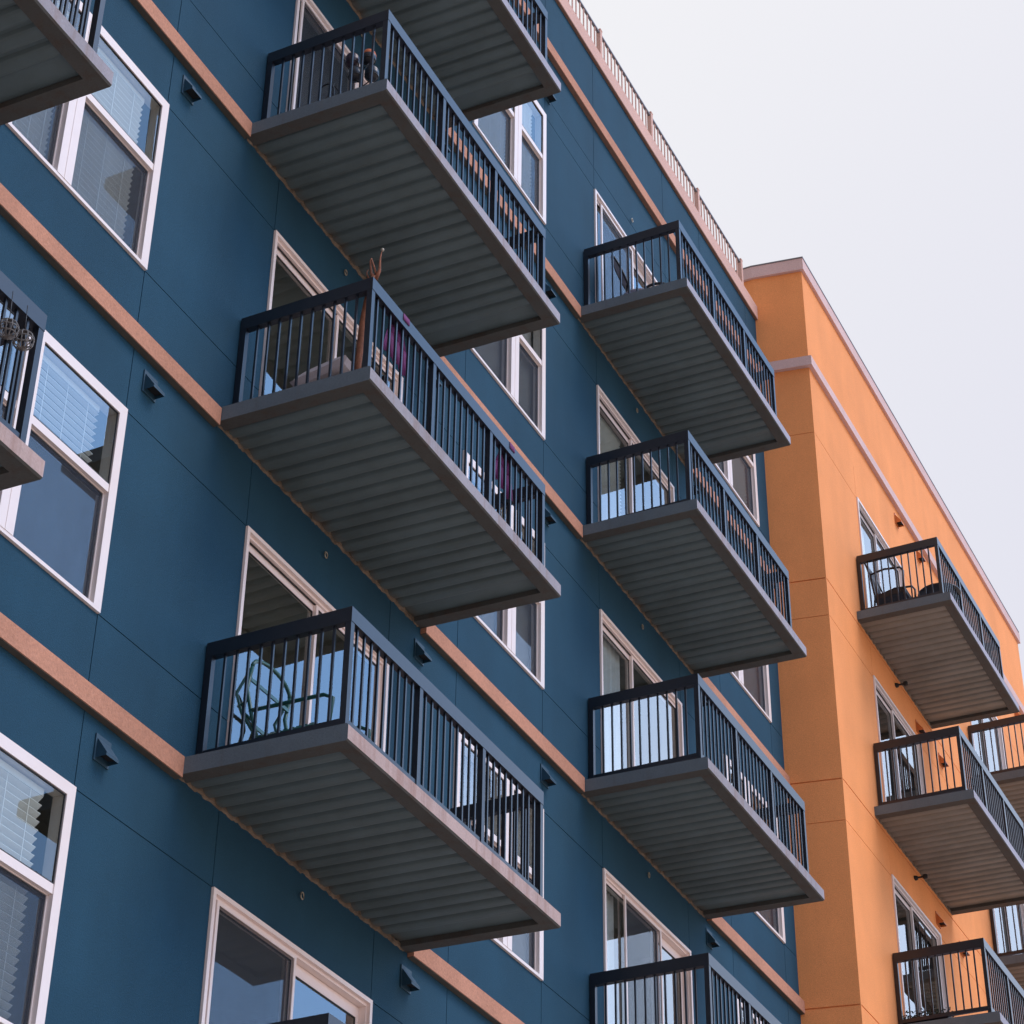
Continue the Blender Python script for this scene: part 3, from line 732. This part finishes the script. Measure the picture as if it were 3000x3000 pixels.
# pot stand, upper left balcony
zb = 2*F-.04
t = empty('plant_stand', (-12.46, -.70, zb)); tag(t, 'tall black wire plant stand on the upper left balcony', 'plant stand')
b = MB(); cx, cy = -12.46, -.69
b.tube([(cx, cy, zb+.02), (cx, cy, zb+1.18)], .010, 8)
for q in range(3):
    a = 2*math.pi*q/3+.4; b.tube([(cx, cy, zb+.35), (cx+.13*math.cos(a), cy+.13*math.sin(a), zb+.12), (cx+.2*math.cos(a), cy+.2*math.sin(a), zb)], .008, 6)
POTS = [((cx-.02, cy+.105, zb+1.17), 'purplepot', 'round plum-coloured pot, upper one nearer the wall'), ((cx, cy-.055, zb+1.16), 'darkpot', 'round dark pot with an orange upper half'),
        ((cx-.02, cy+.065, zb+.985), 'darkpot', 'round black pot, lower one nearer the wall'), ((cx, cy-.095, zb+.94), 'darkpot', 'round black pot, lower one nearer the balcony corner')]
for (p, m_, l) in POTS:
    p_ = Vector(p); b.tube([(cx, cy, p[2]-.12), (p_.x, p_.y, p[2]-.075)], .006, 6); b.tube([p_+Vector((.06*math.cos(q*math.pi/6), .06*math.sin(q*math.pi/6), -.04)) for q in range(12)], .005, 6, closed=True)
b.build('frame', MT['blackmetal'], t)
for i, (p, m_, l) in enumerate(POTS):
    e = empty('flower_pot', p); tag(e, l+' on the wire stand', 'pot', 'pots on the wire plant stand')
    b = MB(); b.lathe(p, [(0, -.070), (.03, -.068), (.055, -.045), (.066, -.01), (.064, .012)], 20); b.build('body', MT[m_], e)
    b = MB(); b.lathe(p, [(.064, .012), (.066, .02), (.055, .055), (.046, .066), (.040, .060), (0, .050)], 20); b.build('rim', MT['terra' if i == 1 else m_], e)
# folding chair frame
t = empty('folding_chair', (-12.35, -.32, zb)); tag(t, 'thin black wire folding chair beside the plant stand', 'chair')
x, y = -12.32, -.33
for sx in (-.2, .2):
    b = MB(); b.tube([(x+sx, y+.22, zb+.02), (x+sx, y+.06, zb+.45), (x+sx, y-.10, zb+.93)], .010, 6)
    b.tube([(x+sx, y-.26, zb+.02), (x+sx, y-.02, zb+.45), (x+sx, y+.05, zb+.55)], .010, 6)
    b.tube(arc((x+sx, y-.02, zb+.80), .09, .14, 60, 200, 10, (0, 1, 0), (0, 0, 1)), .008, 6); b.build('side_frame', MT['blackmetal'], t)
b = MB()
for i in range(7): b.box(x-.2, x+.2, y-.22+i*.055, y-.19+i*.055, zb+.44, zb+.455)
b.build('seat', MT['blackmetal'], t)
b = MB()
for i in range(3): b.tube([(x-.2, y-.075-.02*i, zb+.72+i*.08), (x+.2, y-.075-.02*i, zb+.72+i*.08)], .007, 6)
b.build('backrest', MT['blackmetal'], t)

# round-backed chair and glass-top table, upper right blue balcony
zb = 3*F-.02
t = empty('round_chair', (-5.75, -.35, zb)); tag(t, 'round-backed sling chair with dark rim on the top blue balcony beside the roof corner', 'chair')
c = Vector((-5.72, -.28, zb+.93)); ax = Vector((.97, .25, 0)).normalized(); ay = Vector((0, .38, .92)).normalized(); ax = (ax-ay*ax.dot(ay)).normalized()
nrm = ax.cross(ay)
ringp = [c+ax*.21*math.cos(R(i*15))+ay*.27*math.sin(R(i*15)) for i in range(24)]
b = MB(); b.tube(ringp, .014, 8, closed=True); b.build('rim', MT['blackmetal'], t)
b = MB(); b.poly([p+nrm*.004 for p in ringp]); b.poly([p-nrm*.004 for p in ringp][::-1]); b.build('backrest', MT['meshfab'], t)
b = MB(); b.tube([(-5.72+.23*math.cos(R(i*15)), -.52+.22*math.sin(R(i*15)), zb+.42) for i in range(24)], .014, 8, closed=True)
b.poly([(-5.72+.23*math.cos(R(i*15)), -.52+.22*math.sin(R(i*15)), zb+.425) for i in range(24)]); b.build('seat', MT['meshfab'], t)
for q in (45, 135, 225, 315):
    b = MB(); b.tube([(-5.72+.2*math.cos(R(q)), -.52+.19*math.sin(R(q)), zb+.42), (-5.72+.25*math.cos(R(q)), -.52+.24*math.sin(R(q)), zb)], .012, 8); b.build('leg', MT['blackmetal'], t)
b = MB(); b.tube([(-5.72, -.33, zb+.43), c+ay*-.2], .012, 8); b.build('back_support', MT['blackmetal'], t)
t = empty('barrel_chair', (-5.4, -.8, zb)); tag(t, 'low black hoop chair in front of the round-backed chair on the top blue balcony', 'chair')
x, y = -5.55, -.62
b = MB(); b.tube([(x+0, y+.28*math.cos(R(q*10)), zb+.49+.29*math.sin(R(q*10))) for q in range(0, 19)], .017, 8)
b.tube([(x+.40+0, y+.28*math.cos(R(q*10)), zb+.49+.29*math.sin(R(q*10))) for q in range(0, 19)], .017, 8); b.build('hoop_arms', MT['blackmetal'], t)
b = MB(); b.box(x, x+.40, y-.25, y+.25, zb+.40, zb+.43); b.build('seat', MT['blackmetal'], t)
for sx, sy in ((0, -.26), (.4, -.26), (0, .26), (.4, .26)):
    b = MB(); b.tube([(x+sx, y+sy, zb+.5), (x+sx, y+sy, zb)], .012, 8); b.build('leg', MT['blackmetal'], t)

# armchair and round table, top orange balcony
zb = 3*F+DZ-.01
t = empty('patio_armchair', (2.2, -1.05, zb)); tag(t, 'black patio armchair with sloping arms on the top orange balcony', 'chair')
x, y = 2.12, YO-.38; w_ = .28
for sx in (-w_, w_):
    b = MB(); b.tube([(x+sx, y+.35, zb+1.15), (x+sx, y+.28, zb+.95), (x+sx, y+.24, zb+.82), (x+sx, y+.05, zb+.86), (x+sx, y-.20, zb+.83), (x+sx, y-.24, zb+.76), (x+sx, y-.22, zb+.45)], .016, 8); b.build('armrest', MT['blackmetal'], t)
    b = MB(); b.tube([(x+sx, y+.24, zb+.82), (x+sx, y+.20, zb+.45), (x+sx, y+.26, zb)], .015, 8); b.tube([(x+sx, y-.22, zb+.45), (x+sx, y-.26, zb)], .015, 8); b.build('leg', MT['blackmetal'], t)
b = MB(); b.hexa([(x-w_, y-.24, zb+.42), (x+w_, y-.24, zb+.42), (x+w_, y+.22, zb+.38), (x-w_, y+.22, zb+.38), (x-w_, y-.24, zb+.50), (x+w_, y-.24, zb+.50), (x+w_, y+.22, zb+.46), (x-w_, y+.22, zb+.46)]); b.build('seat', MT['wicker'], t, bevel=.01)
b = MB()
for i in range(9):
    xx = x-w_+.06*i+.04; b.tube([(xx, y+.22, zb+.46), (xx, y+.27, zb+.85), (xx, y+.34, zb+1.12)], .008, 6)
b.tube([(x-w_, y+.35, zb+1.15), (x, y+.37, zb+1.18), (x+w_, y+.35, zb+1.15)], .016, 8); b.build('backrest', MT['blackmetal'], t)
t = empty('round_table', (2.6, YO-.9, zb)); tag(t, 'round black patio table next to the armchair on the top orange balcony', 'table')
x, y = 2.55, YO-.93
b = MB(); b.lathe((x, y, zb+.66), [(0, 0), (.30, 0), (.31, .012), (.31, .028), (.30, .035), (0, .035)], 28); b.build('tabletop', MT['blackmetal'], t)
for q in (45, 135, 225, 315):
    b = MB(); b.tube([(x+.2*math.cos(R(q)), y+.2*math.sin(R(q)), zb+.66), (x+.26*math.cos(R(q)), y+.26*math.sin(R(q)), zb)], .012, 8); b.build('leg', MT['blackmetal'], t)

# trough planter with dark foliage, lowest orange balcony
zb = F+DZ-.005
t = empty('planter', (1.80, YO-.30, zb)); tag(t, 'low dark planter with scruffy foliage against the railing of the lowest orange balcony', 'planter')
b = MB(); b.hexa([(1.72, YO-.62, zb), (1.90, YO-.62, zb), (1.90, YO-.04, zb), (1.72, YO-.04, zb), (1.70, YO-.64, zb+.17), (1.92, YO-.64, zb+.17), (1.92, YO-.02, zb+.17), (1.70, YO-.02, zb+.17)]); b.build('trough', MT['blackmetal'], t)
b = MB(); rnd = random.Random(5)
for i in range(420):
    p = Vector((rnd.uniform(1.66, 1.94), YO-rnd.uniform(-.0, .68), zb+.15+abs(rnd.gauss(0, .05)))); d = Vector((rnd.uniform(-1, 1), rnd.uniform(-1, 1), rnd.uniform(-.2, 1))).normalized()*rnd.uniform(.02, .05)
    sdir = d.cross(Vector((rnd.uniform(-1, 1), rnd.uniform(-1, 1), rnd.uniform(-1, 1)))).normalized()*.010
    b.poly([p-sdir, p+d*.5-sdir*1.4, p+d, p+d*.5+sdir*1.4])
b.build('foliage', MT['leaf'], t)

# wire globes and a brown basket, far left balcony
zb = -.07
for i, (x, y, z, l) in enumerate(((-17.0, -1.30, .64, 'wire globe hanging further from the corner post, at the left edge'), (-16.86, -1.30, .66, 'wire globe hanging right beside the corner post of the left edge balcony'))):
    t = empty('wire_globe', (x, y, zb+z)); tag(t, l, 'wire globe', 'wire globes on the far left balcony')
    b = MB()
    for q in range(6): b.tube([Vector((x, y, zb+z))+Vector((.062*math.cos(R(k_*20))*math.cos(R(q*30)), .062*math.cos(R(k_*20))*math.sin(R(q*30)), .062*math.sin(R(k_*20)))) for k_ in range(18)], .0035, 5, closed=True)
    for h in (-.035, 0, .035): b.tube([Vector((x, y, zb+z+h))+Vector(((.062**2-h*h)**.5*math.cos(R(k_*20)), (.062**2-h*h)**.5*math.sin(R(k_*20)), 0)) for k_ in range(18)], .0035, 5, closed=True)
    b.build('cage', MT['wire'], t)
    b = MB(); b.tube([(x, y, zb+z+.062), (x+.01, y+.02, zb+.93)], .003, 5); b.build('string', MT['blackmetal'], t)
t = empty('basket', (-17.02, -1.22, zb)); tag(t, 'brown wicker basket standing on the far left balcony at the photo edge', 'basket')
b = MB(); b.lathe((-17.02, -1.12, zb), [(0, .01), (.10, 0), (.135, .15), (.14, .33), (.125, .335), (.12, .16), (0, .05)], 20); b.build('body', MT['brown'], t)
b = MB(); b.tube([(-17.02+.13*math.cos(R(q*20)), -1.12, zb+.33+.13*math.sin(R(q*20))) for q in range(10)], .010, 6); b.build('handle', MT['brown'], t)
